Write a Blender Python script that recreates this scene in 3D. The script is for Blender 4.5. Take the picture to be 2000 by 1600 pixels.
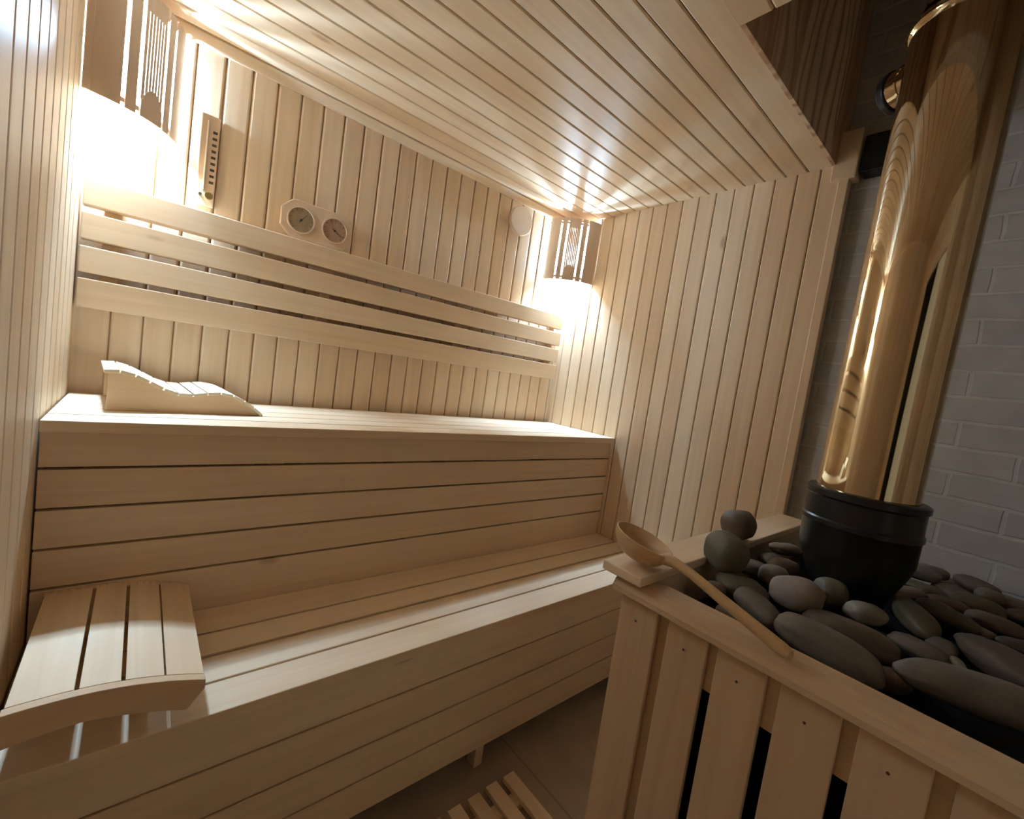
import bpy, bmesh, math, random
from mathutils import Vector, Matrix, noise

for o in list(bpy.data.objects):
    bpy.data.objects.remove(o)
S = bpy.context.scene
COL = S.collection
PI = math.pi

# ------------------------------------------------------------------ camera
cam_d = bpy.data.cameras.new('camera')
cam_d.sensor_fit = 'HORIZONTAL'; cam_d.sensor_width = 36.0; cam_d.lens = 15.377
cam_d.clip_start = 0.01; cam_d.clip_end = 50
cam = bpy.data.objects.new('camera', cam_d); COL.objects.link(cam)
Xc, Yc, Zc = (0.756421, -0.637935, 0.144451), (-0.062256, 0.149623, 0.986781), (-0.651115, -0.755415, 0.073463)
CAM = Vector((0.15439, -1.82555, 1.25739))
cam.matrix_world = Matrix(((Xc[0], Yc[0], Zc[0], CAM.x), (Xc[1], Yc[1], Zc[1], CAM.y), (Xc[2], Yc[2], Zc[2], CAM.z), (0, 0, 0, 1)))
S.camera = cam

# ------------------------------------------------------------------ world, exposure
w = bpy.data.worlds.new('world'); S.world = w; w.use_nodes = True
w.node_tree.nodes['Background'].inputs[0].default_value = (1.0, 0.86, 0.70, 1)
w.node_tree.nodes['Background'].inputs[1].default_value = 0.42     # added soft fill, let in through the unseen glass door
S.view_settings.view_transform = 'Standard'; S.view_settings.look = 'None'
S.view_settings.gamma = 1.0; S.view_settings.use_curve_mapping = False
S.view_settings.exposure = 0.0
S.cycles.max_bounces = 12; S.cycles.diffuse_bounces = 8; S.cycles.glossy_bounces = 6
S.cycles.use_denoising = True
LAMP_W = 192.0         # watts of each corner lamp's bulb
LAMP_C = (0.58, 0.88, 1.22)

# ------------------------------------------------------------------ materials
def nt(name):
    m = bpy.data.materials.new(name); m.use_nodes = True
    t = m.node_tree; b = t.nodes['Principled BSDF']
    return m, t, b

def N(t, typ, **kw):
    n = t.nodes.new(typ)
    for k, v in kw.items():
        if k.startswith('i_'):
            n.inputs[int(k[2:])].default_value = v
        else:
            setattr(n, k, v)
    return n

def math_n(t, op, a, b=None):
    n = t.nodes.new('ShaderNodeMath'); n.operation = op
    for i, x in enumerate((a, b)):
        if x is None: continue
        if isinstance(x, (int, float)): n.inputs[i].default_value = x
        else: t.links.new(x, n.inputs[i])
    return n.outputs[0]

def mixc(t, f, a, b, blend='MIX'):
    n = t.nodes.new('ShaderNodeMix'); n.data_type = 'RGBA'; n.blend_type = blend
    for i, x in ((0, f), (6, a), (7, b)):
        if isinstance(x, (int, float, tuple)): n.inputs[i].default_value = x if not isinstance(x, tuple) else (*x[:3], 1)
        else: t.links.new(x, n.inputs[i])
    return n.outputs[2]

def wood(name, grain='X', across=None, pitch=None, phase=0.0, light=(0.80, 0.64, 0.455), dark=(0.69, 0.51, 0.33), rough=0.5, knots=True, contrast=1.0, rings=0.0):
    """pale aspen board, grain along one axis; across/pitch/phase tell where boards change"""
    m, t, b = nt(name)
    L = t.links.new
    tc = N(t, 'ShaderNodeTexCoord'); sep = N(t, 'ShaderNodeSeparateXYZ'); L(tc.outputs['Object'], sep.inputs[0])
    oi = N(t, 'ShaderNodeObjectInfo')
    if across:
        k = math_n(t, 'FLOOR', math_n(t, 'DIVIDE', math_n(t, 'SUBTRACT', sep.outputs[across], phase), pitch))
    else:
        k = math_n(t, 'MULTIPLY', oi.outputs['Random'], 0.0)
    wn = N(t, 'ShaderNodeTexWhiteNoise', noise_dimensions='2D')
    cmb = N(t, 'ShaderNodeCombineXYZ'); L(k, cmb.inputs[0]); L(math_n(t, 'MULTIPLY', oi.outputs['Random'], 37.0), cmb.inputs[1])
    L(cmb.outputs[0], wn.inputs[0])
    # shifted, stretched coordinates
    off = N(t, 'ShaderNodeVectorMath', operation='SCALE'); L(wn.outputs['Color'], off.inputs[0]); off.inputs['Scale'].default_value = 13.0
    add = N(t, 'ShaderNodeVectorMath', operation='ADD'); L(tc.outputs['Object'], add.inputs[0]); L(off.outputs[0], add.inputs[1])
    gi = 'XYZ'.index(grain)
    def stretched(sl, sc):
        mp = N(t, 'ShaderNodeMapping'); L(add.outputs[0], mp.inputs[0])
        v = [sc, sc, sc]; v[gi] = sl; mp.inputs['Scale'].default_value = v
        return mp.outputs[0]
    n1 = N(t, 'ShaderNodeTexNoise'); L(stretched(1.6, 45), n1.inputs[0]); n1.inputs['Scale'].default_value = 1; n1.inputs['Detail'].default_value = 6; n1.inputs['Distortion'].default_value = 0.6
    n2 = N(t, 'ShaderNodeTexNoise'); L(stretched(0.9, 9), n2.inputs[0]); n2.inputs['Scale'].default_value = 1; n2.inputs['Detail'].default_value = 3
    f = math_n(t, 'ADD', math_n(t, 'MULTIPLY', math_n(t, 'SUBTRACT', n1.outputs[0], 0.5), 1.5 * contrast), math_n(t, 'MULTIPLY', math_n(t, 'SUBTRACT', n2.outputs[0], 0.5), 1.3 * contrast))
    f = math_n(t, 'ADD', f, math_n(t, 'MULTIPLY', math_n(t, 'SUBTRACT', wn.outputs['Value'], 0.5), 0.75))
    if rings:
        wv = N(t, 'ShaderNodeTexWave', bands_direction='XYZ'.replace(grain, '')[0]); 
        L(stretched(0.55, 1.0), wv.inputs[0]); wv.inputs['Scale'].default_value = 5.0; wv.inputs['Distortion'].default_value = 7.0; wv.inputs['Detail'].default_value = 1.0; wv.inputs['Detail Scale'].default_value = 1.1
        pw = math_n(t, 'POWER', wv.outputs['Fac'], 5.0)
        f = math_n(t, 'SUBTRACT', f, math_n(t, 'MULTIPLY', pw, rings))
    f = math_n(t, 'ADD', f, 0.55)
    cl = N(t, 'ShaderNodeClamp'); L(f, cl.inputs[0])
    col = mixc(t, cl.outputs[0], dark, light)
    if knots:
        vo = N(t, 'ShaderNodeTexVoronoi'); L(stretched(2.6, 7.0), vo.inputs[0]); vo.inputs['Scale'].default_value = 1.0
        sc = N(t, 'ShaderNodeSeparateColor'); L(vo.outputs['Color'], sc.inputs[0])
        has = math_n(t, 'GREATER_THAN', sc.outputs[0], 0.80)
        mr = N(t, 'ShaderNodeMapRange'); L(vo.outputs['Distance'], mr.inputs[0]); mr.inputs[1].default_value = 0.035; mr.inputs[2].default_value = 0.10; mr.inputs[3].default_value = 0.55; mr.inputs[4].default_value = 0.0
        col = mixc(t, math_n(t, 'MULTIPLY', has, mr.outputs[0]), col, (0.22, 0.12, 0.06))
    L(col, b.inputs['Base Color'])
    b.inputs['Roughness'].default_value = rough
    b.inputs['Specular IOR Level'].default_value = 0.35
    bp = N(t, 'ShaderNodeBump'); bp.inputs['Strength'].default_value = 0.12; bp.inputs['Distance'].default_value = 0.002
    L(n1.outputs[0], bp.inputs['Height']); L(bp.outputs[0], b.inputs['Normal'])
    return m

def plain(name, col, rough=0.5, metal=0.0, spec=0.4, emit=None, noise_amt=0.0, noise_scale=20):
    m, t, b = nt(name)
    b.inputs['Base Color'].default_value = (*col, 1); b.inputs['Roughness'].default_value = rough
    b.inputs['Metallic'].default_value = metal; b.inputs['Specular IOR Level'].default_value = spec
    if noise_amt:
        tc = N(t, 'ShaderNodeTexCoord'); n = N(t, 'ShaderNodeTexNoise'); t.links.new(tc.outputs['Object'], n.inputs[0]); n.inputs['Scale'].default_value = noise_scale; n.inputs['Detail'].default_value = 5
        c = mixc(t, n.outputs[0], tuple(x * (1 - noise_amt) for x in col), tuple(min(1, x * (1 + noise_amt)) for x in col))
        t.links.new(c, b.inputs['Base Color'])
    if emit:
        b.inputs['Emission Color'].default_value = (*emit[0], 1); b.inputs['Emission Strength'].default_value = emit[1]
    return m

PB, PHB = 0.0763, 0.003        # back wall board pitch and phase
PR, PHR = 0.0775, -0.045
PL, PHL = 0.0815, -0.229
PC, PHC = 0.0757, -0.030
M = {}
M['back'] = wood('boards_back', 'Z', 'X', PB, PHB)
M['right'] = wood('boards_right', 'Z', 'Y', PR, PHR)
M['leftw'] = wood('boards_left', 'Z', 'Y', PL, PHL)
M['ceil'] = wood('boards_ceiling', 'X', 'Y', PC, PHC)
M['front'] = wood('boards_front', 'Z', 'X', 0.078, 0)
M['fascia'] = wood('boards_fascia', 'Z', 'X', 0.19, 0.02, light=(0.84, 0.66, 0.48), dark=(0.44, 0.27, 0.16), rings=1.0)
M['bx'] = wood('bench_wood_x', 'X')
M['by'] = wood('bench_wood_y', 'Y')
M['bz'] = wood('bench_wood_z', 'Z')
M['riser'] = wood('riser_wood', 'X', 'Z', 0.0915, 0.0025)
M['skirt'] = wood('skirt_wood', 'X', 'Z', 0.1, 0.093)
M['seat_hi'] = wood('seat_wood_upper', 'X', 'Y', 0.0985, -0.0165)
M['seat_lo'] = wood('seat_wood_lower', 'X', 'Y', 0.096, -0.035)
M['guardz'] = wood('guard_wood_z', 'Z', light=(0.58, 0.40, 0.25), dark=(0.47, 0.31, 0.18), rough=0.45)
M['guardy'] = wood('guard_wood_y', 'Y', light=(0.66, 0.48, 0.31), dark=(0.52, 0.36, 0.22), rough=0.38)
M['guardx'] = wood('guard_wood_x', 'X', light=(0.78, 0.62, 0.45), dark=(0.68, 0.51, 0.34))
M['shade'] = wood('shade_wood', 'Z', light=(0.62, 0.47, 0.35), dark=(0.52, 0.37, 0.26), knots=False)
M['pale'] = wood('pale_wood', 'X', light=(0.80, 0.68, 0.50), dark=(0.70, 0.55, 0.38), knots=False)
M['side'] = wood('side_board_wood', 'X', light=(0.72, 0.53, 0.34), dark=(0.62, 0.43, 0.26), knots=False)
M['plate'] = wood('plate_wood', 'X', light=(0.72, 0.56, 0.40), dark=(0.64, 0.47, 0.32), knots=False, contrast=0.5)
M['ladle'] = wood('ladle_wood', 'Y', light=(0.60, 0.41, 0.22), dark=(0.44, 0.27, 0.12), knots=False, rough=0.42)
M['ladle_in'] = wood('ladle_bowl_wood', 'Y', light=(0.42, 0.25, 0.12), dark=(0.30, 0.17, 0.075), knots=False, rough=0.5)
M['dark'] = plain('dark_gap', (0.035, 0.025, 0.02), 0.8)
M['black'] = plain('black_steel', (0.012, 0.011, 0.010), 0.30, 0.0, 0.35, noise_amt=0.3)
M['soot'] = plain('soot_black', (0.010, 0.009, 0.008), 0.95, spec=0.1)
M['steel_grey'] = plain('grey_steel', (0.45, 0.43, 0.40), 0.3, 1.0)
M['bulb'] = plain('bulb_glow', (1, 1, 1), 0.5, emit=((0.9, 0.96, 1.0), 10.0))
M['dial'] = plain('dial_face', (0.34, 0.24, 0.14), 0.35, noise_amt=0.25, noise_scale=60)
M['dial2'] = plain('dial_face_warm', (0.40, 0.25, 0.17), 0.35, noise_amt=0.15, noise_scale=60)
M['ink'] = plain('dark_ink', (0.06, 0.035, 0.02), 0.6)
M['brassknob'] = plain('brass', (0.55, 0.42, 0.16), 0.3, 1.0)

# mirror-polished flue, golden reflection of the wood partly put into its base colour
m, t, b = nt('polished_flue'); M['flue'] = m
tc = N(t, 'ShaderNodeTexCoord'); n = N(t, 'ShaderNodeTexNoise'); t.links.new(tc.outputs['Object'], n.inputs[0]); n.inputs['Scale'].default_value = 5; n.inputs['Detail'].default_value = 3
t.links.new(mixc(t, n.outputs[0], (0.52, 0.42, 0.28), (0.64, 0.53, 0.37)), b.inputs['Base Color'])
b.inputs['Metallic'].default_value = 1.0; b.inputs['Roughness'].default_value = 0.045
bp = N(t, 'ShaderNodeBump'); bp.inputs['Strength'].default_value = 0.05; bp.inputs['Distance'].default_value = 0.003
n3 = N(t, 'ShaderNodeTexNoise'); t.links.new(tc.outputs['Object'], n3.inputs[0]); n3.inputs['Scale'].default_value = 9
t.links.new(n3.outputs[0], bp.inputs['Height']); t.links.new(bp.outputs[0], b.inputs['Normal'])

# painted brick
m, t, b = nt('painted_brick'); M['brick'] = m
tc = N(t, 'ShaderNodeTexCoord'); sp = N(t, 'ShaderNodeSeparateXYZ'); t.links.new(tc.outputs['Object'], sp.inputs[0])
cb = N(t, 'ShaderNodeCombineXYZ'); t.links.new(sp.outputs['Y'], cb.inputs[0]); t.links.new(sp.outputs['Z'], cb.inputs[1])
nz = N(t, 'ShaderNodeTexNoise'); t.links.new(tc.outputs['Object'], nz.inputs[0]); nz.inputs['Scale'].default_value = 14; nz.inputs['Detail'].default_value = 6
vm = N(t, 'ShaderNodeVectorMath', operation='SCALE'); t.links.new(nz.outputs['Color'], vm.inputs[0]); vm.inputs['Scale'].default_value = 0.012
va = N(t, 'ShaderNodeVectorMath', operation='ADD'); t.links.new(cb.outputs[0], va.inputs[0]); t.links.new(vm.outputs[0], va.inputs[1])
br = N(t, 'ShaderNodeTexBrick'); t.links.new(va.outputs[0], br.inputs[0])
br.inputs['Scale'].default_value = 1.0; br.inputs['Brick Width'].default_value = 0.26; br.inputs['Row Height'].default_value = 0.078; br.inputs['Mortar Size'].default_value = 0.006; br.inputs['Mortar Smooth'].default_value = 0.5
br.inputs['Color1'].default_value = (0.56, 0.52, 0.49, 1); br.inputs['Color2'].default_value = (0.61, 0.57, 0.53, 1); br.inputs['Mortar'].default_value = (0.67, 0.63, 0.58, 1)
t.links.new(mixc(t, 0.35, br.outputs['Color'], nz.outputs[0], 'MULTIPLY'), b.inputs['Base Color'])
b.inputs['Roughness'].default_value = 0.8
bp = N(t, 'ShaderNodeBump'); bp.inputs['Strength'].default_value = 0.5; bp.inputs['Distance'].default_value = 0.005; bp.invert = True
t.links.new(math_n(t, 'SUBTRACT', br.outputs['Fac'], math_n(t, 'MULTIPLY', nz.outputs[0], 0.7)), bp.inputs['Height']); t.links.new(bp.outputs[0], b.inputs['Normal'])

# floor tiles
m, t, b = nt('floor_tiles'); M['floor'] = m
tc = N(t, 'ShaderNodeTexCoord')
br = N(t, 'ShaderNodeTexBrick'); t.links.new(tc.outputs['Object'], br.inputs[0]); br.offset = 0.0
br.inputs['Scale'].default_value = 1.0; br.inputs['Brick Width'].default_value = 0.6; br.inputs['Row Height'].default_value = 0.6; br.inputs['Mortar Size'].default_value = 0.003
br.inputs['Color1'].default_value = (0.48, 0.38, 0.29, 1); br.inputs['Color2'].default_value = (0.51, 0.40, 0.30, 1); br.inputs['Mortar'].default_value = (0.34, 0.27, 0.20, 1)
nz = N(t, 'ShaderNodeTexNoise'); t.links.new(tc.outputs['Object'], nz.inputs[0]); nz.inputs['Scale'].default_value = 7; nz.inputs['Detail'].default_value = 6
t.links.new(mixc(t, 0.4, br.outputs['Color'], nz.outputs[0], 'MULTIPLY'), b.inputs['Base Color']); b.inputs['Roughness'].default_value = 0.5

def stone_mat(name, c1, c2):
    m, t, b = nt(name)
    tc = N(t, 'ShaderNodeTexCoord'); oi = N(t, 'ShaderNodeObjectInfo')
    ad = N(t, 'ShaderNodeVectorMath', operation='ADD'); t.links.new(tc.outputs['Object'], ad.inputs[0])
    rv = N(t, 'ShaderNodeCombineXYZ'); t.links.new(math_n(t, 'MULTIPLY', oi.outputs['Random'], 9), rv.inputs[0]); t.links.new(rv.outputs[0], ad.inputs[1])
    n1 = N(t, 'ShaderNodeTexNoise'); t.links.new(ad.outputs[0], n1.inputs[0]); n1.inputs['Scale'].default_value = 22; n1.inputs['Detail'].default_value = 7
    n2 = N(t, 'ShaderNodeTexNoise'); t.links.new(ad.outputs[0], n2.inputs[0]); n2.inputs['Scale'].default_value = 140; n2.inputs['Detail'].default_value = 3
    c = mixc(t, n1.outputs[0], c1, c2)
    c = mixc(t, 0.35, c, n2.outputs[0], 'MULTIPLY')
    t.links.new(c, b.inputs['Base Color']); b.inputs['Roughness'].default_value = 0.62
    bp = N(t, 'ShaderNodeBump'); bp.inputs['Strength'].default_value = 0.25; bp.inputs['Distance'].default_value = 0.002; t.links.new(n2.outputs[0], bp.inputs['Height']); t.links.new(bp.outputs[0], b.inputs['Normal'])
    return m
M['st_grey'] = stone_mat('stone_grey', (0.11, 0.088, 0.066), (0.20, 0.16, 0.122))
M['st_olive'] = stone_mat('stone_olive', (0.075, 0.064, 0.034), (0.145, 0.12, 0.07))
M['st_brown'] = stone_mat('stone_brown', (0.085, 0.052, 0.03), (0.16, 0.105, 0.065))
M['st_lilac'] = stone_mat('stone_lilac', (0.20, 0.15, 0.12), (0.31, 0.24, 0.195))
M['st_pale'] = stone_mat('stone_pale', (0.17, 0.15, 0.11), (0.27, 0.24, 0.18))

# ------------------------------------------------------------------ mesh helpers
def link(name, me, mat=None, parent=None, loc=None, mats=None):
    o = bpy.data.objects.new(name, me); COL.objects.link(o)
    for mm in (mats or ([mat] if mat else [])): me.materials.append(mm)
    if parent: o.parent = parent
    if loc: o.location = loc
    return o

def tag(o, label=None, cat=None, group=None, kind=None):
    if label: o['label'] = label
    if cat: o['category'] = cat
    if group: o['group'] = group
    if kind: o['kind'] = kind
    return o

def empty(name, loc, label, cat, group=None, rz=0):
    o = bpy.data.objects.new(name, None); COL.objects.link(o); o.location = loc; o.rotation_euler = (0, 0, rz); o.empty_display_size = 0.05
    bpy.context.view_layer.update()
    return tag(o, label, cat, group)

class MB:
    def __init__(s): s.v = []; s.f = []
    def box(s, x0, x1, y0, y1, z0, z1):
        n = len(s.v)
        s.v += [(x, y, z) for x in (x0, x1) for y in (y0, y1) for z in (z0, z1)]
        s.f += [tuple(n + i for i in q) for q in ((0, 1, 3, 2), (4, 6, 7, 5), (0, 4, 5, 1), (2, 3, 7, 6), (0, 2, 6, 4), (1, 5, 7, 3))]
        return s
    def prism(s, pts, axis, a, b):
        """2D outline extruded along axis from a to b; pts are the other two coords in xyz order"""
        n = len(s.v); k = len(pts)
        for h in (a, b):
            for (p, q) in pts:
                s.v.append({'X': (h, p, q), 'Y': (p, h, q), 'Z': (p, q, h)}[axis])
        s.f.append(tuple(range(n, n + k))); s.f.append(tuple(range(n + 2 * k - 1, n + k - 1, -1)))
        for i in range(k):
            j = (i + 1) % k
            s.f.append((n + i, n + k + i, n + k + j, n + j))
        return s
    def tube(s, p0, p1, r0, r1=None, seg=20, cap=True):
        r1 = r0 if r1 is None else r1
        p0, p1 = Vector(p0), Vector(p1); d = (p1 - p0).normalized()
        u = d.orthogonal().normalized(); v = d.cross(u)
        n = len(s.v)
        for p, r in ((p0, r0), (p1, r1)):
            for i in range(seg):
                a = 2 * PI * i / seg
                s.v.append(tuple(p + r * (math.cos(a) * u + math.sin(a) * v)))
        for i in range(seg):
            j = (i + 1) % seg
            s.f.append((n + i, n + j, n + seg + j, n + seg + i))
        if cap:
            s.f.append(tuple(range(n + seg - 1, n - 1, -1))); s.f.append(tuple(range(n + seg, n + 2 * seg)))
        return s
    def lathe(s, prof, c=(0, 0), seg=64):
        n = len(s.v)
        for (r, z) in prof:
            for i in range(seg):
                a = 2 * PI * i / seg
                s.v.append((c[0] + r * math.cos(a), c[1] + r * math.sin(a), z))
        for k in range(len(prof) - 1):
            for i in range(seg):
                j = (i + 1) % seg
                s.f.append((n + k * seg + i, n + k * seg + j, n + (k + 1) * seg + j, n + (k + 1) * seg + i))
        return s
    def build(s, name, mat, parent=None, bevel=0.0, smooth=False, origin=None, local=False):
        me = bpy.data.meshes.new(name); me.from_pydata(s.v, [], s.f)
        bm = bmesh.new(); bm.from_mesh(me); bmesh.ops.recalc_face_normals(bm, faces=bm.faces); bm.to_mesh(me); bm.free()
        if smooth:
            for p in me.polygons: p.use_smooth = True
        o = link(name, me, mat, parent)
        if parent and not local:
            o.matrix_parent_inverse = parent.matrix_world.inverted()
        if bevel:
            bv = o.modifiers.new('bevel', 'BEVEL'); bv.width = bevel; bv.segments = 2; bv.limit_method = 'ANGLE'; bv.angle_limit = 0.6
        if smooth:
            try: me.set_sharp_from_angle(angle=0.7)
            except Exception: pass
        return o

def boarded(name, axis_u, u0, u1, pitch, phase, length_axis, l0, l1, face, depth_dir, mat, thick=0.04, gw=0.012, gd=0.0075, label=None, cuts=None, kind='structure', parent=None):
    """tongue-and-groove panelling: a closed slab whose face carries rounded V joints.
    face: coordinate of the surface; depth_dir: +1/-1, direction in which the slab lies behind its face"""
    ks = []
    k = math.ceil((u0 - phase) / pitch - 1e-6)
    while phase + k * pitch <= u1 + 1e-6:
        ks.append(phase + k * pitch); k += 1
    prof = [(u0, 0.0)]
    for c in ks:
        if c - u0 < gw or u1 - c < gw: continue
        h = gw / 2
        prof += [(c - h, 0.0), (c - h * 0.72, 0.0008), (c - h * 0.28, gd * 0.45), (c - 0.0024, gd * 0.6), (c - 0.0024, gd * 2.0), (c + 0.0024, gd * 2.0), (c + 0.0024, gd * 0.6), (c + h * 0.28, gd * 0.45), (c + h * 0.72, 0.0008), (c + h, 0.0)]
    prof.append((u1, 0.0))
    pts = [(u, face + depth_dir * d) for u, d in prof] + [(u1, face + depth_dir * thick), (u0, face + depth_dir * thick)]
    mb = MB()
    face_axis = [a for a in 'XYZ' if a not in (axis_u, length_axis)][0]
    order = [a for a in 'XYZ' if a != length_axis]
    if order[0] != axis_u: pts = [(b, a) for a, b in pts]
    mb.prism(pts, length_axis, l0, l1)
    o = mb.build(name, mat, parent)
    # ngon caps
    return tag(o, label, None, None, kind)

# ------------------------------------------------------------------ the room
H = 2.172; W = 2.0; XB = 2.065; YF = -2.45
XN, YN = 1.20, -1.241          # niche in the ceiling above the stove
tag(MB().box(-0.04, XB + 0.1, YF - 0.04, 0.04, -0.06, 0.0).build('floor', M['floor']), kind='structure')
boarded('wall_back', 'X', 0.0, W + 0.04, PB, PHB, 'Z', 0.0, H, 0.0, +1, M['back'], gw=0.016)
boarded('wall_left', 'Y', YF, 0.0, PL, PHL, 'Z', 0.0, H, 0.0, -1, M['leftw'], gw=0.012)
boarded('wall_right', 'Y', -1.268, 0.0, PR, PHR, 'Z', 0.0, H, W, +1, M['right'], thick=0.035)
boarded('ceiling', 'Y', YN, 0.0, PC, PHC, 'X', 0.0, W + 0.035, H, +1, M['ceil'], thick=0.03, gw=0.011)
boarded('ceiling', 'Y', YF, YN - 0.0005, PC, PHC, 'X', 0.0, XN, H, +1, M['ceil'], thick=0.03, gw=0.011)
DX0, DX1, DZ1 = 0.35, 1.02, 1.95           # added doorway, unseen, opened to let the fill light in
boarded('wall_front', 'X', 0.0, DX0 - 0.07, 0.078, 0.0, 'Z', 0.0, 2.84, YF, -1, M['front'])
boarded('wall_front', 'X', DX1 + 0.07, XB + 0.1, 0.078, 0.0, 'Z', 0.0, 2.84, YF, -1, M['front'])
boarded('wall_front', 'X', DX0 - 0.07, DX1 + 0.07, 0.078, 0.0, 'Z', DZ1 + 0.07, 2.84, YF, -1, M['front'])
tag(MB().box(XB, XB + 0.1, YF, 0.0, 0.0, 2.8).build('wall_brick', M['brick']), kind='structure')
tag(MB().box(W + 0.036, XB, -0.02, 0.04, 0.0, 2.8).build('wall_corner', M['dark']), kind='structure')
# boards closing the niche above the ceiling
tag(MB().box(XN, XB, YN - 0.013, YN - 0.0005, H - 0.001, 2.8).build('wall_fascia', M['fascia'], bevel=0.001), kind='structure')
tag(MB().box(XN - 0.02, XN, YF, YN, H + 0.03, 2.8).build('wall_niche', M['fascia']), kind='structure')
tag(MB().box(XN - 0.02, XB, YF, YN + 0.02, 2.8, 2.84).build('ceiling_niche', M['dark']), kind='structure')
# trims
tag(MB().prism([(0.0, H), (0.0, H - 0.030), (-0.006, H - 0.030), (-0.012, H - 0.024), (-0.022, H - 0.012), (-0.028, H - 0.004), (-0.028, H)], 'X', 0.0, W).build('trim_back', M['bx'], bevel=0.0015), kind='structure')
tag(MB().box(W - 0.004, W + 0.03, -1.300, -1.268, 0.0, H + 0.02).build('trim_right', M['bz'], bevel=0.003), kind='structure')
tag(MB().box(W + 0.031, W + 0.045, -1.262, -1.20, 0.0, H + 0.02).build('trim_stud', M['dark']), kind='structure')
# timber block closing the gap between panelling and brickwork
tag(MB().box(1.99, 2.05, -1.318, -1.243, 2.115, 2.285).build('trim_block', M['guardx'], bevel=0.004), kind='structure')
# added glass door and timber frame behind the camera, passing world light as fill
m, t, b = nt('clear_glass'); M['glass'] = m
t.nodes.remove(b); tr_ = N(t, 'ShaderNodeBsdfTransparent'); tr_.inputs[0].default_value = (0.9, 0.93, 0.9, 1); gl = N(t, 'ShaderNodeBsdfGlossy'); gl.inputs['Roughness'].default_value = 0.02
fz = N(t, 'ShaderNodeFresnel'); mx = N(t, 'ShaderNodeMixShader'); t.links.new(fz.outputs[0], mx.inputs[0]); t.links.new(tr_.outputs[0], mx.inputs[1]); t.links.new(gl.outputs[0], mx.inputs[2])
t.links.new(mx.outputs[0], t.nodes['Material Output'].inputs[0])
d = tag(MB().box(DX0, DX1, YF - 0.024, YF - 0.016, 0.0, DZ1).build('fill_door', M['glass']), kind='structure')
fr = MB().box(DX0 - 0.07, DX0, YF - 0.04, YF + 0.01, 0.0, DZ1 + 0.07).box(DX1, DX1 + 0.07, YF - 0.04, YF + 0.01, 0.0, DZ1 + 0.07).box(DX0, DX1, YF - 0.04, YF + 0.01, DZ1, DZ1 + 0.07)
fo = fr.build('fill_door_frame', M['bz'], d, bevel=0.002)

# ------------------------------------------------------------------ upper bench
B1, B2 = 1.026, 0.525
up = empty('upper_bench', (1.0, -0.25, 0), 'tall pale wooden upper bench with slatted seat against the back wall', 'bench')
mb = MB()
for k in range(5):
    y1 = -0.509 + k * 0.0985
    mb.box(0.004, W - 0.003, y1, y1 + 0.0905, B1 - 0.026, B1)
mb.build('seat', M['seat_hi'], up, bevel=0.002)
mb = MB()
zs = [1.0, 0.917, 0.8255, 0.734, 0.6425, B2 - 0.03]
for a, c in zip(zs[:-1], zs[1:]):
    mb.box(0.004, W - 0.003, -0.4925, -0.472, c + 0.003, a - 0.003 if a < 1 else a)
mb.build('riser', M['riser'], up, bevel=0.0015)
for x in (0.01, 0.5, 1.0, 1.5, 1.955):
    fb = MB()
    fb.box(x, x + 0.035, -0.47, -0.02, B1 - 0.076, B1 - 0.026)
    fb.box(x, x + 0.035, -0.47, -0.43, 0.0, B1 - 0.076).box(x, x + 0.035, -0.06, -0.02, 0.0, B1 - 0.076)
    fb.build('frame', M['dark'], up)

# ------------------------------------------------------------------ lower bench
lo = empty('lower_bench', (1.0, -0.7, 0), 'low wooden step bench with boarded front running along the floor', 'bench')
mb = MB()
ys = [-0.899, -0.803, -0.707, -0.611, -0.494]
gaps = [0.003, 0.0055, 0.004]
for k in range(4):
    a = ys[k] + (0 if k == 0 else gaps[k - 1]); c = ys[k + 1] - (0 if k == 3 else gaps[k])
    mb.box(0.004, W - 0.003, a, c, B2 - 0.026, B2)
mb.build('seat', M['seat_lo'], lo, bevel=0.0025)
mb = MB()
zs = [B2 - 0.026, 0.395, 0.288, 0.193, 0.098]
for i, (a, c) in enumerate(zip(zs[:-1], zs[1:])):
    mb.box(0.004, W - 0.003, -0.885, -0.865, c + (0.0025 if i < 3 else 0), a - (0.0025 if i else 0))
mb.build('front_panel', M['skirt'], lo, bevel=0.0015)
for x in (0.02, 0.54, 1.045, 1.86):
    MB().box(x, x + 0.032, -0.86, -0.82, 0.0, B2 - 0.026).build('leg', M['bz'], lo, bevel=0.002)
for x in (0.055, 0.575, 1.08, 1.50, 1.91):
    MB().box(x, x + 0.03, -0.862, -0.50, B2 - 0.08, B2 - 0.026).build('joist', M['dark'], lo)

# ------------------------------------------------------------------ backrest
br_ = empty('backrest', (1.0, -0.03, 1.25), 'long backrest of four wide horizontal boards above the upper bench', 'backrest')
for (z1, z0) in ((1.637, 1.562), (1.543, 1.469), (1.450, 1.376), (1.360, 1.277)):
    MB().box(0.006, 1.965, -0.056, -0.018, z0, z1).build('backrest_board', M['bx'], br_, bevel=0.003)
for x in (0.05, 0.66, 1.28, 1.90):
    MB().box(x, x + 0.04, -0.018, -0.001, 1.285, 1.630).build('batten', M['bz'], br_, bevel=0.002)

# ------------------------------------------------------------------ corner lamps
def arc_pt(th, s, off=0.0):
    c, sn = math.cos(th), math.sin(th)
    bulge = 1.0 - 0.055 * math.sin(2 * th)
    r = (s - off) * bulge
    return (r * c, r * sn)

def arc_strip(mb, s, t0, t1, z0, z1, th=0.005, off=0.0, n=5):
    ts = [t0 + (t1 - t0) * i / n for i in range(n + 1)]
    out = [arc_pt(a, s, off) for a in ts]; inn = [arc_pt(a, s, off + th) for a in reversed(ts)]
    mb.prism(out + inn, 'Z', z0, z1)

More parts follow.
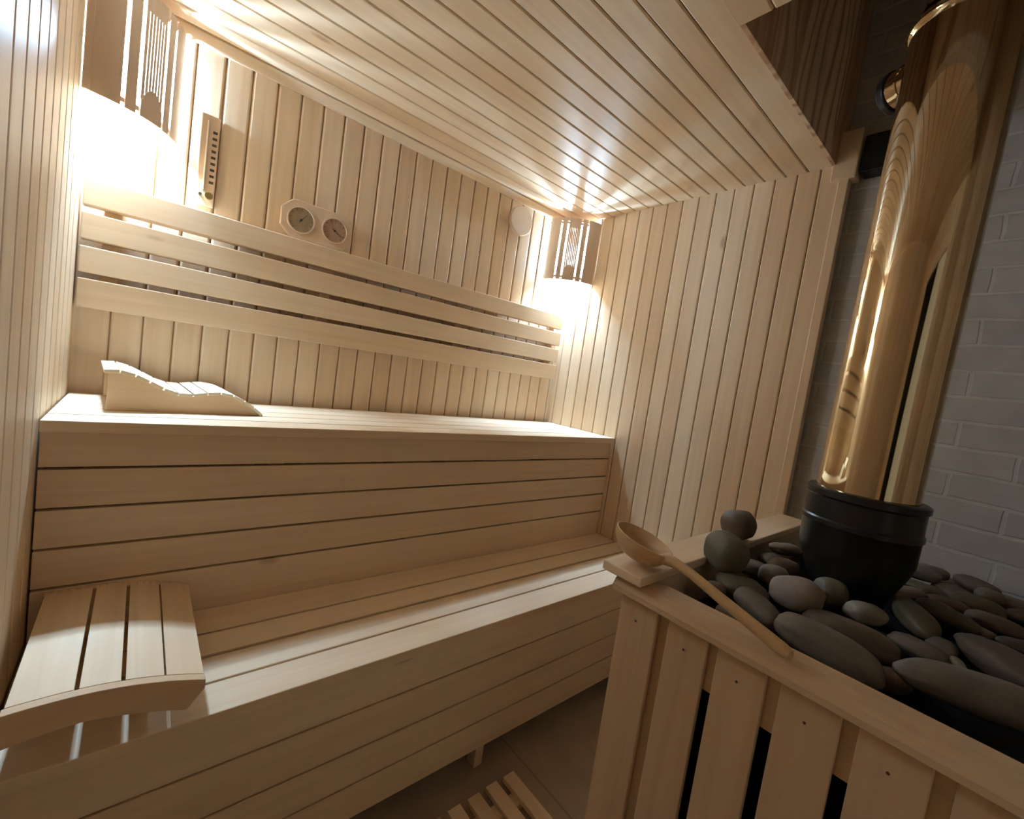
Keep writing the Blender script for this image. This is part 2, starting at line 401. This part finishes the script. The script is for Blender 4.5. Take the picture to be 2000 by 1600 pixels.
def corner_lamp(cx, sx, label, gapf=0.26):
    """shade of wooden slats bent across the corner at (cx, 0); sx = +1 opens to +x"""
    zb, zt, s = 1.815, 2.140, 0.200
    root = empty('corner_lamp', (cx, 0, zb), label, 'lamp', 'corner sauna lamps')
    def put(mb, name, mat, **kw):
        mb.v = [(cx + sx * (x + 0.002), -(y + 0.002), z) for x, y, z in mb.v]
        return mb.build(name, mat, root, **kw)
    t0, t1 = math.radians(4), math.radians(86)
    L = t1 - t0
    wd = [66, 11, 28, 11, 70, 11, 28, 11, 66]; tot = sum(wd)
    a = t0; segs = []
    for i, q in enumerate(wd):
        segs.append((a, a + L * q / tot)); a += L * q / tot
    for i in (0, 2, 6, 8):
        mb = MB(); arc_strip(mb, s, segs[i][0], segs[i][1], zb, zt)
        put(mb, 'shade_slat', M['shade'])
    # centre panel: fine upright bars, a solid head and the outline of a pail with ladle at its foot
    c0, c1 = segs[4]
    mb = MB(); arc_strip(mb, s, c0, c1, zt - 0.05, zt)
    nb = 7
    for i in range(nb):
        f0 = i / nb + (0.0 if i == 0 else gapf / nb * 0.5); f1 = (i + 1) / nb - (0.0 if i == nb - 1 else gapf / nb * 0.5)
        arc_strip(mb, s, c0 + (c1 - c0) * f0, c0 + (c1 - c0) * f1, zb, zt - 0.05, n=1)
    put(mb, 'centre_panel', M['shade'])
    mb = MB()
    m_ = 14
    for i in range(m_):
        f0, f1 = i / m_, (i + 1) / m_; fm = (f0 + f1) / 2 * 2 - 1
        hgt = 0.018 + 0.062 * math.sqrt(max(0, 1 - (fm * 0.98) ** 2))
        arc_strip(mb, s, c0 + (c1 - c0) * f0, c0 + (c1 - c0) * f1, zb, zb + hgt, th=0.003, off=-0.003, n=1)
    put(mb, 'pail_ornament', M['shade'])
    for z in (zb + 0.012, zt - 0.03):
        mb = MB(); arc_strip(mb, s, math.radians(1), math.radians(89), z, z + 0.012, th=0.008, off=0.0052, n=18)
        put(mb, 'shade_rail', M['shade'])
    mb = MB(); pl = [arc_pt(math.radians(2 + 86 * i / 16), s - 0.012) for i in range(17)]
    mb.prism([(0.0, 0.0)] + pl, 'Z', zt - 0.014, zt - 0.006); put(mb, 'top_board', M['shade'])
    mb = MB().box(0.0, 0.016, s - 0.014, s - 0.001, zb, zt); put(mb, 'spill_batten', M['shade'], bevel=0.002)  # added batten, stops lamp light leaking along the side wall
    # bulb on its holder
    bx_, by_ = cx + sx * 0.058, -0.058
    mb = MB(); prof = [(0.0005, 1.945), (0.014, 1.95), (0.024, 1.965), (0.028, 1.985), (0.024, 2.008), (0.014, 2.030), (0.013, 2.04)]
    mb.lathe(prof, (bx_, by_), 20); mb.build('bulb', M['bulb'], root, smooth=True)
    mb = MB().tube((bx_, by_, 2.035), (bx_, by_, 2.07), 0.02).tube((bx_, by_, 2.055), (cx + sx * 0.002, -0.002, 2.055), 0.01)
    mb.build('bulb_holder', M['steel_grey'], root)
    ld = bpy.data.lights.new('bulb_light', 'POINT'); ld.energy = LAMP_W; ld.color = LAMP_C; ld.shadow_soft_size = 0.04
    lt = bpy.data.objects.new('bulb_light', ld); COL.objects.link(lt); lt.location = (bx_, by_, 1.980)
    lt.parent = root; lt.matrix_parent_inverse = root.matrix_world.inverted()
    root['light'] = 1
    return root
corner_lamp(0.0, +1, 'lit slatted corner lamp beside the wooden wall gauge, over the short end of the backrest')
corner_lamp(W, -1, 'lit slatted corner lamp beside the round wooden vent plug, in the far corner', 0.07)
for o in bpy.data.objects:
    if 'light' in o.keys() and o.type == 'EMPTY': del o['light']

# ------------------------------------------------------------------ wall instruments
g = empty('sand_timer_gauge', (0.281, 0, 1.66), 'narrow upright wooden gauge with a column of dark tick marks', 'gauge')
MB().box(0.256, 0.306, -0.016, -0.001, 1.662, 1.945).build('plate', M['plate'], g, bevel=0.003)
mb = MB()
for k in range(9):
    z = 1.735 + k * 0.0195
    mb.box(0.288, 0.300, -0.0175, -0.0155, z, z + 0.0075)
mb.build('scale_marks', M['ink'], g)
MB().tube((0.291, -0.016, 1.695), (0.291, -0.024, 1.695), 0.011).build('boss', M['brassknob'], g)
MB().tube((0.268, -0.016, 1.694), (0.268, -0.023, 1.694), 0.0045).build('knob', M['ink'], g)
MB().tube((0.275, -0.0185, 1.71), (0.275, -0.0185, 1.925), 0.003, seg=10).build('glass_tube', plain('tube_glass', (0.6, 0.5, 0.38), 0.1), g)

g = empty('thermometer_plate', (0.63, 0, 1.71), 'wooden thermometer and hygrometer plate with two round dials and clipped corners', 'thermometer')
x0, x1, z0, z1, c = 0.503, 0.757, 1.644, 1.780, 0.036
MB().prism([(x0 + c, z0), (x1 - c, z0), (x1, z0 + c), (x1, z1 - c), (x1 - c, z1), (x0 + c, z1), (x0, z1 - c), (x0, z0 + c)], 'Y', -0.020, -0.001).build('plate', M['plate'], g, bevel=0.003)
for cx_, mt, rot, col in ((0.570, 'dial', 0.9, 0), (0.690, 'dial2', -0.6, 1)):
    mb = MB(); pr = []
    n = 48
    for (r, y) in ((0.0475, -0.020), (0.0475, -0.024), (0.0435, -0.024), (0.0435, -0.018)):
        pr.append((r, y))
    v = []
    for (r, y) in pr:
        for i in range(n):
            a = 2 * PI * i / n; v.append((cx_ + r * math.cos(a), y, 1.712 + r * math.sin(a)))
    mb.v = v
    for k in range(3):
        for i in range(n):
            j = (i + 1) % n; mb.f.append((k * n + i, k * n + j, (k + 1) * n + j, (k + 1) * n + i))
    mb.build('dial_ring', M['plate'], g, smooth=True)
    di = MB().tube((cx_, -0.0205, 1.712), (cx_, -0.0212, 1.712), 0.0432, seg=48).build('dial', M[mt], g)
    mb = MB()
    for k in range(11):
        a = math.radians(-50 + k * 28)
        mb.tube((cx_ + 0.034 * math.cos(a), -0.0214, 1.712 + 0.034 * math.sin(a)), (cx_ + 0.040 * math.cos(a), -0.0214, 1.712 + 0.040 * math.sin(a)), 0.0008, seg=6)
    mb.build('dial_marks', M['ink'], di)
    MB().tube((cx_ - 0.01 * math.cos(rot), -0.0225, 1.712 - 0.01 * math.sin(rot)), (cx_ + 0.030 * math.cos(rot), -0.0225, 1.712 + 0.030 * math.sin(rot)), 0.0014, 0.0006, seg=6).tube((cx_, -0.021, 1.712), (cx_, -0.025, 1.712), 0.004, seg=12).build('needle', M['ink'], di)

g = empty('vent_plug', (1.571, 0, 2.043), 'round flat wooden vent plug on the back wall beside the far corner lamp', 'vent plug')
MB().tube((1.571, -0.028, 2.043), (1.571, -0.048, 2.043), 0.071, seg=56).build('disc', M['plate'], g, bevel=0.004)
MB().tube((1.571, -0.001, 2.043), (1.571, -0.028, 2.043), 0.030, seg=24).build('stem', M['bz'], g)

# ------------------------------------------------------------------ wavy headrest on the upper bench
hr = empty('wave_headrest', (0.098, -0.336, B1), 'wavy slatted wooden headrest standing on the upper bench', 'headrest', rz=math.radians(4))
P = [(-0.012, 0.104), (0.0, 0.106), (0.02, 0.1065), (0.05, 0.099), (0.083, 0.083), (0.121, 0.063), (0.15, 0.055), (0.175, 0.056), (0.20, 0.061), (0.235, 0.066), (0.262, 0.064), (0.290, 0.053), (0.32, 0.035), (0.345, 0.016), (0.357, 0.004)]
def interp(P, x):
    if x <= P[0][0]: return P[0][1]
    for (a, za), (b_, zb_) in zip(P[:-1], P[1:]):
        if x <= b_:
            u = (x - a) / (b_ - a); u = u * u * (3 - 2 * u) * 0.35 + u * 0.65
            return za + (zb_ - za) * u
    return P[-1][1]
for y0_ in (0.0, 0.262):
    prof = [(x / 100 * 0.357, interp(P, x / 100 * 0.357) - 0.009) for x in range(0, 101, 2)]
    prof = [(x, max(z, 0.002)) for x, z in prof]
    MB().prism([(0, 0.0005)] + prof + [(0.357, 0.0005)], 'Y', y0_, y0_ + 0.018).build('side_board', M['side'], hr, local=True)
# slats following the curve
cur = []; x = -0.012
pts = [(xx / 1000, interp(P, xx / 1000)) for xx in range(-12, 358, 2)]
acc = [0.0]
for a, b_ in zip(pts[:-1], pts[1:]): acc.append(acc[-1] + math.dist(a, b_))
def at_len(l):
    for i in range(len(acc) - 1):
        if acc[i + 1] >= l:
            u = (l - acc[i]) / max(1e-9, acc[i + 1] - acc[i]); return (pts[i][0] + (pts[i + 1][0] - pts[i][0]) * u, pts[i][1] + (pts[i + 1][1] - pts[i][1]) * u)
    return pts[-1]
ns = 12; tot = acc[-1]
for k in range(ns):
    a = at_len(tot * k / ns + 0.002); c = at_len(tot * (k + 1) / ns - 0.002)
    d = Vector((c[0] - a[0], c[1] - a[1])).normalized(); nn = Vector((-d.y, d.x))
    q = [a, c, (c[0] - nn.x * 0.009, c[1] - nn.y * 0.009), (a[0] - nn.x * 0.009, a[1] - nn.y * 0.009)]
    MB().prism(q, 'Y', -0.008, 0.288).build('slat', M['pale'], hr, bevel=0.0012, local=True)

# ------------------------------------------------------------------ arched headrest on the lower bench
ah = empty('arched_headrest', (0.15, -0.70, B2), 'arched slatted wooden headrest resting on the low bench by the wall', 'headrest')
def top_z(x):  # height above the bench along the arch
    return 0.114 - 0.9 * (x - 0.09) ** 2 if x > 0.09 else 0.114 - 0.55 * (x - 0.09) ** 2
def arch(x0, x1, thick, y0, y1, n=20, taper=True):
    xs = [x0 + (x1 - x0) * i / n for i in range(n + 1)]
    top = [(x, B2 + top_z(x)) for x in xs]
    bot = [(x, B2 + max(0.001, top_z(x) - thick(x))) for x in reversed(xs)]
    return MB().prism(top + bot, 'Y', y0, y1)
side_t = lambda x: (0.050 + 0.012 * min(1, abs(x - 0.12) / 0.16)) if x < 0.262 else 0.061 - (x - 0.262) * 1.7
for y0_ in (-0.900, -0.512):
    arch(0.026, 0.288, side_t, y0_, y0_ + 0.018).build('side_board', M['side'], ah, bevel=0.0015)
ed = [0.026, 0.109, 0.168, 0.227, 0.288]
for a, c in zip(ed[:-1], ed[1:]):
    arch(a + (0.003 if a < 0.2 else 0.0015), c - (0.003 if c < 0.2 else 0.0015), lambda x: 0.014, -0.881, -0.495, n=5).build('slat', M['by'], ah, bevel=0.001)

# ------------------------------------------------------------------ duckboard on the floor
db = empty('duckboard', (0.9, -1.2, 0), 'small slatted wooden duckboard lying on the tiled floor', 'duckboard')
k = 0; x = 1.085
while x > 0.55:
    MB().box(x, x + 0.043, -1.31, -0.955 + 0.002 * (k % 2), 0.016, 0.032).build('slat', M['by'], db, bevel=0.002)
    x -= 0.067; k += 1
for y in (-1.02, -1.26):
    MB().box(0.57, 1.12, y - 0.02, y + 0.02, 0.0, 0.0158).build('batten', M['bx'], db)

# ------------------------------------------------------------------ stove guard
GX = 0.94
gd = empty('stove_guard', (GX, -1.4, 0), 'waist-high slatted wooden guard fence standing around the stove', 'guard fence')
sl = [(-1.345, -1.428), (-1.451, -1.527), (-1.544, -1.623), (-1.643, -1.722), (-1.741, -1.818), (-1.838, -1.915), (-1.935, -2.012), (-2.032, -2.109), (-2.129, -2.206)]
for (a, c) in sl:
    o = MB().box(GX, GX + 0.013, c, a, 0.02, 0.866).build('slat', M['guardz'], gd, bevel=0.002)
for (a, c) in sl:
    MB().tube((GX - 0.0006, (a + c) / 2 + 0.002, 0.81), (GX + 0.002, (a + c) / 2 + 0.002, 0.81), 0.0022, seg=10).build('nail', M['ink'], gd)
x = 1.03
while x < 2.1:
    MB().box(x, min(x + 0.078, 2.2), -1.357, -1.344, 0.02, 0.866).build('slat', M['guardz'], gd, bevel=0.002); x += 0.0975
MB().prism([(0.922, 0.857), (0.922, 0.868), (0.928, 0.878), (0.938, 0.886), (0.950, 0.8895), (0.984, 0.8895), (0.984, 0.857)], 'Y', -2.22, -1.330).build('side_rail', M['guardy'], gd, bevel=0.001)
MB().box(GX + 0.0135, GX + 0.038, -2.2, -1.455, 0.755, 0.8565).build('backing_rail', M['guardy'], gd, bevel=0.001)
MB().box(GX + 0.0135, GX + 0.038, -2.2, -1.455, 0.10, 0.19).build('backing_rail', M['guardy'], gd, bevel=0.001)
MB().box(GX + 0.0135, GX + 0.055, -1.4555, -1.358, 0.0, 0.8565).build('post', M['guardz'], gd, bevel=0.001)
MB().box(GX + 0.0135, GX + 0.055, -2.215, -2.201, 0.0, 0.8565).build('post', M['guardz'], gd, bevel=0.001)
MB().box(GX + 0.056, XB - 0.03, -1.383, -1.358, 0.77, 0.8885).build('backing_rail', M['guardx'], gd, bevel=0.001)
MB().box(0.912, 1.945, -1.397, -1.305, 0.890, 0.910).build('cap_board', M['guardx'], gd, bevel=0.003)

# ------------------------------------------------------------------ stove
st = empty('sauna_stove', (1.5, -1.8, 0), 'black steel sauna stove hidden behind the slatted guard under the stones', 'stove')
MB().box(1.05, 2.03, -2.20, -1.42, 0.12, 0.74).build('body', M['soot'], st, bevel=0.01)
for (x, y) in ((1.1, -1.47), (2.04, -1.47), (1.1, -2.15), (2.04, -2.15)):
    MB().box(x - 0.02, x + 0.02, y - 0.02, y + 0.02, 0.0, 0.12).build('leg', M['soot'], st)
tr = MB().box(0.999, XB - 0.012, -2.21, -1.395, 0.74, 0.80)
tr.box(0.993, 1.003, -2.21, -1.395, 0.74, 0.835)
tr.build('stone_tray', M['soot'], st)
FX, FY = 1.490, -1.605
mb = MB(); mb.lathe([(0.07, 0.80), (0.074, 0.86), (0.088, 0.895), (0.108, 0.945), (0.113, 0.965), (0.1145, 1.020), (0.118, 1.024), (0.118, 1.034), (0.1145, 1.038), (0.1145, 1.085), (0.119, 1.090), (0.119, 1.102), (0.113, 1.106), (0.103, 1.106), (0.08, 1.100)], (FX, FY), 72)
mb.build('flue_collar', M['black'], st, smooth=True)

# ------------------------------------------------------------------ chimney pipe
cp = empty('chimney_pipe', (FX, FY, 1.1), 'polished brass-coloured chimney pipe rising from the black stove collar', 'pipe')
def lean(z): return (FX + 0.016 * (z - 1.1), FY - 0.006 * (z - 1.1))
def lathe_lean(prof, seg=96):
    mb = MB(); mb.lathe(prof, (0, 0), seg)
    mb.v = [(x + lean(z)[0], y + lean(z)[1], z) for x, y, z in mb.v]
    return mb
prof = [(0.099, 1.09 + 0.01 * i) for i in range(0, 86, 5)]
lathe_lean([(0.099, 1.09), (0.099, 1.45), (0.1, 1.70), (0.1005, 2.165), (0.106, 2.170), (0.109, 2.176), (0.106, 2.182)]).build('lower_section', M['flue'], cp, smooth=True)
lathe_lean([(0.080, 2.180), (0.106, 2.182), (0.108, 2.188), (0.104, 2.194), (0.088, 2.225), (0.085, 2.235), (0.085, 2.79)]).build('upper_section', M['flue'], cp, smooth=True)
mb = MB()
c0 = Vector((lean(2.12)[0], lean(2.12)[1], 2.12)); dr = Vector((0.50, 0.86, 0.0)).normalized()
mb.tube(c0 + dr * 0.07, c0 + dr * 0.142, 0.047, 0.047, seg=48)
mb.build('side_branch', M['flue'], cp, smooth=True, bevel=0.002)
MB().tube(c0 + dr * 0.139, c0 + dr * 0.160, 0.052, 0.050, seg=48).build('branch_cap', M['black'], cp, bevel=0.004)
MB().tube(c0 + dr * 0.110, c0 + dr * 0.114, 0.0495, 0.0495, seg=48).build('branch_seam', M['flue'], cp)

# black box standing in for the shaded cavity by the brickwork
vb = empty('cavity_shade_box', (2.03, -1.36, 2.13), 'small black box standing in for the shaded cavity by the brickwork at ceiling level beside the pipe', 'box')
MB().box(2.0, 2.063, -1.42, -1.325, 2.13, 2.255).build('casing', M['black'], vb, bevel=0.003)
MB().box(2.01, 2.055, -1.4215, -1.4195, 2.215, 2.245).build('lip', M['steel_grey'], vb)

# ------------------------------------------------------------------ ladle
B0 = Vector((0.972, -1.353, 0.966)); Eh = Vector((0.929, -1.652, 0.9005))
hv = (Eh - B0).normalized(); nv = Vector((0.14, -0.21, 0.97)); nv = (nv - hv * nv.dot(hv)).normalized(); sv = hv.cross(nv)
ld_ = empty('wooden_ladle', (0.972, -1.353, 0.911), 'long-handled wooden ladle lying across the corner of the stove guard', 'ladle')
mb = MB()
R0 = 0.062; segs_ = 40; rings = []
outer = [(0.0, -0.046), (0.018, -0.0455), (0.034, -0.041), (0.047, -0.032), (0.057, -0.018), (0.0615, -0.004), (0.062, 0.0)]
inner = [(0.0595, 0.0008), (0.055, -0.006), (0.050, -0.018), (0.040, -0.028), (0.028, -0.035), (0.014, -0.0385), (0.0, -0.039)]
def bowl(prof, name, mat):
    mb = MB()
    for (r, h_) in prof:
        for i in range(segs_):
            a = 2 * PI * i / segs_
            el = 1.0 + 0.10 * max(0, math.cos(a)) ** 6
            p = B0 + hv * (r * el * math.cos(a)) + sv * (r * 0.92 * math.sin(a)) + nv * h_
            mb.v.append(tuple(p))
    for k in range(len(prof) - 1):
        for i in range(segs_):
            j = (i + 1) % segs_
            mb.f.append((k * segs_ + i, k * segs_ + j, (k + 1) * segs_ + j, (k + 1) * segs_ + i))
    return mb.build(name, mat, ld_, smooth=True)
bowl([(max(r, 0.0005), h_) for r, h_ in outer + inner], 'bowl', M['ladle'])
mb = MB()
hp = [(0.050, 0.006, -0.010), (0.058, 0.013, -0.008), (0.068, 0.0125, -0.004), (0.085, 0.0100, 0.000), (0.12, 0.0090, 0.003), (0.17, 0.0092, 0.002), (0.22, 0.0100, 0.001), (0.27, 0.0108, 0.0), (0.295, 0.0108, 0.0), (0.306, 0.0085, 0.0), (0.309, 0.004, 0.0)]
for (l, r, up_) in hp:
    for i in range(20):
        a = 2 * PI * i / 20
        mb.v.append(tuple(B0 + hv * l + nv * up_ + sv * (r * math.cos(a)) + nv * (r * math.sin(a))))
for k in range(len(hp) - 1):
    for i in range(20):
        j = (i + 1) % 20; mb.f.append((k * 20 + i, k * 20 + j, (k + 1) * 20 + j, (k + 1) * 20 + i))
mb.f.append(tuple(range(19, -1, -1))); n_ = (len(hp) - 1) * 20; mb.f.append(tuple(range(n_, n_ + 20)))
mb.build('handle', M['ladle'], ld_, smooth=True)

# ------------------------------------------------------------------ stones
rnd = random.Random(5)
def stone(loc, A, Bq, Cq, yaw, mat, label, seed, tilt=0.0):
    bm = bmesh.new(); bmesh.ops.create_icosphere(bm, subdivisions=4, radius=1.0)
    off = Vector((seed * 3.7, seed * 1.3, seed * 2.1))
    for v in bm.verts:
        d = v.co.normalized()
        k = 1.0 + 0.13 * noise.noise(d * 1.2 + off) + 0.035 * noise.noise(d * 2.7 + off)
        # slightly squarer than an ellipsoid, as river cobbles are
        q = (abs(d.x) ** 2.7 + abs(d.y) ** 2.6 + abs(d.z) ** 2.3) ** (-1 / 2.6)
        v.co = Vector((d.x * A, d.y * Bq, d.z * Cq)) * (k * (0.20 + 0.76 * q))
    for f in bm.faces: f.smooth = True
    me = bpy.data.meshes.new('stove_stone'); bm.to_mesh(me); bm.free()
    o = link('stove_stone', me, mat); o.location = loc
    o.rotation_euler = (0, tilt, math.radians(yaw))
    return tag(o, label, 'stone', 'river stones heaped on the stove')
ST = [
 ((1.420,-1.364,0.950),0.044,0.04,0.04,-18,'st_brown','round dark brown stone perched highest, on the cap board of the guard'),
 ((1.210,-1.425,0.928),0.046,0.046,0.046,-22,'st_olive','round olive stone on the guard edge, in front of the perched brown one'),
 ((1.575,-1.443,0.888),0.07,0.026,0.016,-12,'st_lilac','long flat pale stone lying at the foot of the black collar, by the cap board'),
 ((1.334,-1.444,0.877),0.06,0.03,0.018,-40,'st_grey','flat grey stone behind the round olive stone'),
 ((1.404,-1.492,0.890),0.04,0.026,0.019,-33,'st_brown','small brown stone wedged between the big lilac stone and the collar'),
 ((1.310,-1.501,0.885),0.034,0.032,0.025,-24,'st_grey','small round grey stone behind the big lilac stone'),
 ((1.262,-1.563,0.881),0.062,0.047,0.036,-18,'st_lilac','plump lilac-grey stone catching the light in the middle of the heap'),
 ((1.367,-1.599,0.880),0.035,0.034,0.034,-45,'st_olive','round dark olive stone touching the plump lilac-grey one'),
 ((1.195,-1.477,0.865),0.06,0.045,0.03,-45,'st_olive','broad olive-brown stone below the round olive stone'),
 ((1.122,-1.539,0.871),0.055,0.03,0.024,-112,'st_grey','dark slanting stone alongside the ladle handle'),
 ((1.100,-1.660,0.866),0.086,0.046,0.034,-88,'st_grey','large oblong grey stone lying against the guard rail past the ladle end'),
 ((1.235,-1.665,0.856),0.085,0.036,0.028,-72,'st_brown','long dark brown stone behind the large oblong grey one'),
 ((1.345,-1.668,0.873),0.042,0.03,0.022,-34,'st_pale','pale chipped stone in the middle of the heap'),
 ((1.439,-1.736,0.875),0.056,0.034,0.022,-140,'st_olive','flat oval stone with a light rim leaning beside the pale chipped one'),
 ((1.563,-1.777,0.870),0.06,0.028,0.018,-98,'st_olive','long thin greenish stone beyond the light-rimmed oval'),
 ((1.401,-1.783,0.849),0.026,0.024,0.017,-82,'st_grey','tiny oval stone between the greenish stone and the big grey flat one'),
 ((1.325,-1.760,0.851),0.05,0.028,0.02,-86,'st_grey','low flat stone below the light-rimmed oval stone'),
 ((1.489,-1.822,0.858),0.038,0.018,0.012,-35,'st_pale','thin light sliver stone on top of the big grey flat one'),
 ((1.393,-1.874,0.864),0.085,0.046,0.03,-122,'st_grey','big smooth grey stone in the darker half of the heap'),
 ((1.167,-1.845,0.877),0.12,0.04,0.03,-62,'st_grey','longest stone, low in front beside the bare guard rail'),
 ((1.262,-1.785,0.848),0.042,0.019,0.014,-20,'st_brown','narrow brown stone tucked behind the longest stone'),
 ((1.304,-1.813,0.862),0.026,0.009,0.007,-159,'st_pale','thin pale chip standing between two large stones'),
 ((1.897,-1.686,0.870),0.06,0.03,0.02,-71,'st_grey','flat stone by the brick wall just beside the collar'),
 ((1.672,-1.688,0.858),0.078,0.022,0.014,-23,'st_lilac','long thin slab lying behind the collar foot'),
 ((1.897,-1.769,0.840),0.058,0.036,0.024,-127,'st_brown','dim brown stone near the brick wall behind the thin slab'),
 ((1.820,-1.815,0.850),0.054,0.036,0.024,-99,'st_olive','dim olive stone near the brick wall'),
 ((1.958,-1.878,0.845),0.058,0.038,0.024,-72,'st_grey','dim grey stone at the brick wall, deepest in shadow'),
 ((1.699,-1.848,0.852),0.052,0.03,0.02,-83,'st_grey','dim flat stone in front of the dim olive one'),
 ((1.872,-1.905,0.846),0.05,0.03,0.02,-47,'st_brown','dim brown oval stone beside the frame edge at the wall'),
 ((1.554,-1.713,0.842),0.045,0.026,0.018,-15,'st_grey','low stone directly under the collar behind the pale chipped one'),
 ((1.610,-1.896,0.846),0.052,0.026,0.017,-49,'st_olive','low olive stone beyond the big smooth grey one'),
 ((1.501,-1.949,0.848),0.04,0.03,0.02,-135,'st_grey','rounded grey stone cut by the frame edge'),
 ((1.625,-1.512,0.884),0.042,0.024,0.016,-22,'st_brown','small dark stone hugging the far side of the collar'),
 ((1.120,-1.452,0.868),0.024,0.022,0.02,-75,'st_brown','small brown pebble under the ladle beside the corner'),
 ((1.085,-1.500,0.850),0.026,0.022,0.018,-106,'st_lilac','small pinkish pebble under the ladle handle'),
 ((1.352,-1.709,0.829),0.04,0.022,0.016,-97,'st_brown','sunken brown stone below the pale chipped one'),
 ((1.120,-1.990,0.850),0.08,0.04,0.028,-80,'st_olive','olive stone behind the longest one at the rail'),
 ((1.257,-1.721,0.808),0.05,0.026,0.022,-94,'st_grey','sunken stone in the dark gap of the heap'),
 ((1.992,-1.967,0.850),0.05,0.034,0.022,-115,'st_olive','dim stone pressed against the brick wall at the frame edge'),
 ((1.998,-1.802,0.861),0.05,0.034,0.022,-98,'st_brown','dark stone touching the brick wall'),
 ((1.985,-1.705,0.862),0.055,0.03,0.02,-46,'st_grey','flat stone touching the brick wall behind the collar'),
 ((1.743,-1.766,0.845),0.05,0.03,0.02,-60,'st_brown','dull brown stone sunk between the dim olive ones, behind the collar'),
 ((1.660,-1.760,0.846),0.046,0.032,0.02,20,'st_grey','dull grey stone in the second row behind the long greenish one'),
 ((1.600,-1.829,0.842),0.042,0.028,0.018,-30,'st_brown','short brown stone behind the thin light sliver'),
 ((1.731,-1.932,0.840),0.048,0.03,0.02,-70,'st_grey','half-hidden grey stone beside the dim flat stone'),
 ((1.800,-1.990,0.842),0.052,0.032,0.02,-50,'st_olive','half-hidden olive stone at the frame edge in deep shade'),
 ((1.899,-1.831,0.866),0.044,0.03,0.02,10,'st_grey','small grey stone riding over the dim brown oval'),
 ((1.640,-1.990,0.840),0.05,0.034,0.022,-90,'st_brown','brown stone at the frame edge below the low olive one'),
 ((1.792,-1.719,0.851),0.05,0.026,0.018,-100,'st_olive','narrow olive stone between collar foot and brick wall'),
 ((1.469,-2.021,0.842),0.055,0.036,0.024,-60,'st_olive','large olive stone in the shade past the rounded grey one'),
 ((1.300,-1.960,0.838),0.06,0.036,0.024,-100,'st_grey','deep-set grey stone behind the olive stone at the rail'),
 ((1.198,-1.736,0.822),0.04,0.028,0.02,-30,'st_brown','buried brown stone in the dark hollow by the large oblong one'),
 ((1.720,-1.610,0.868),0.05,0.03,0.02,-60,'st_brown','stone squeezed between the collar and the brick wall'),
 ((1.800,-1.560,0.872),0.054,0.034,0.022,-20,'st_grey','broad grey stone in the far corner behind the collar'),
 ((1.480,-1.440,0.870),0.045,0.026,0.018,0,'st_olive','dark stone under the long flat pale one'),
]
ts = [0, 0, 0.1, 0.1, 0, 0, 0.05, 0, 0.1, 0.25, 0.12, 0.1, 0, 0.3, 0.15, 0, 0.1, 0, 0.12, 0.03]
for i, (loc, A, Bq, Cq, yaw, mt, lab) in enumerate(ST):
    stone(loc, A, Bq, Cq, yaw, M[mt], lab, i + 1, ts[i] if i < len(ts) else 0.05)
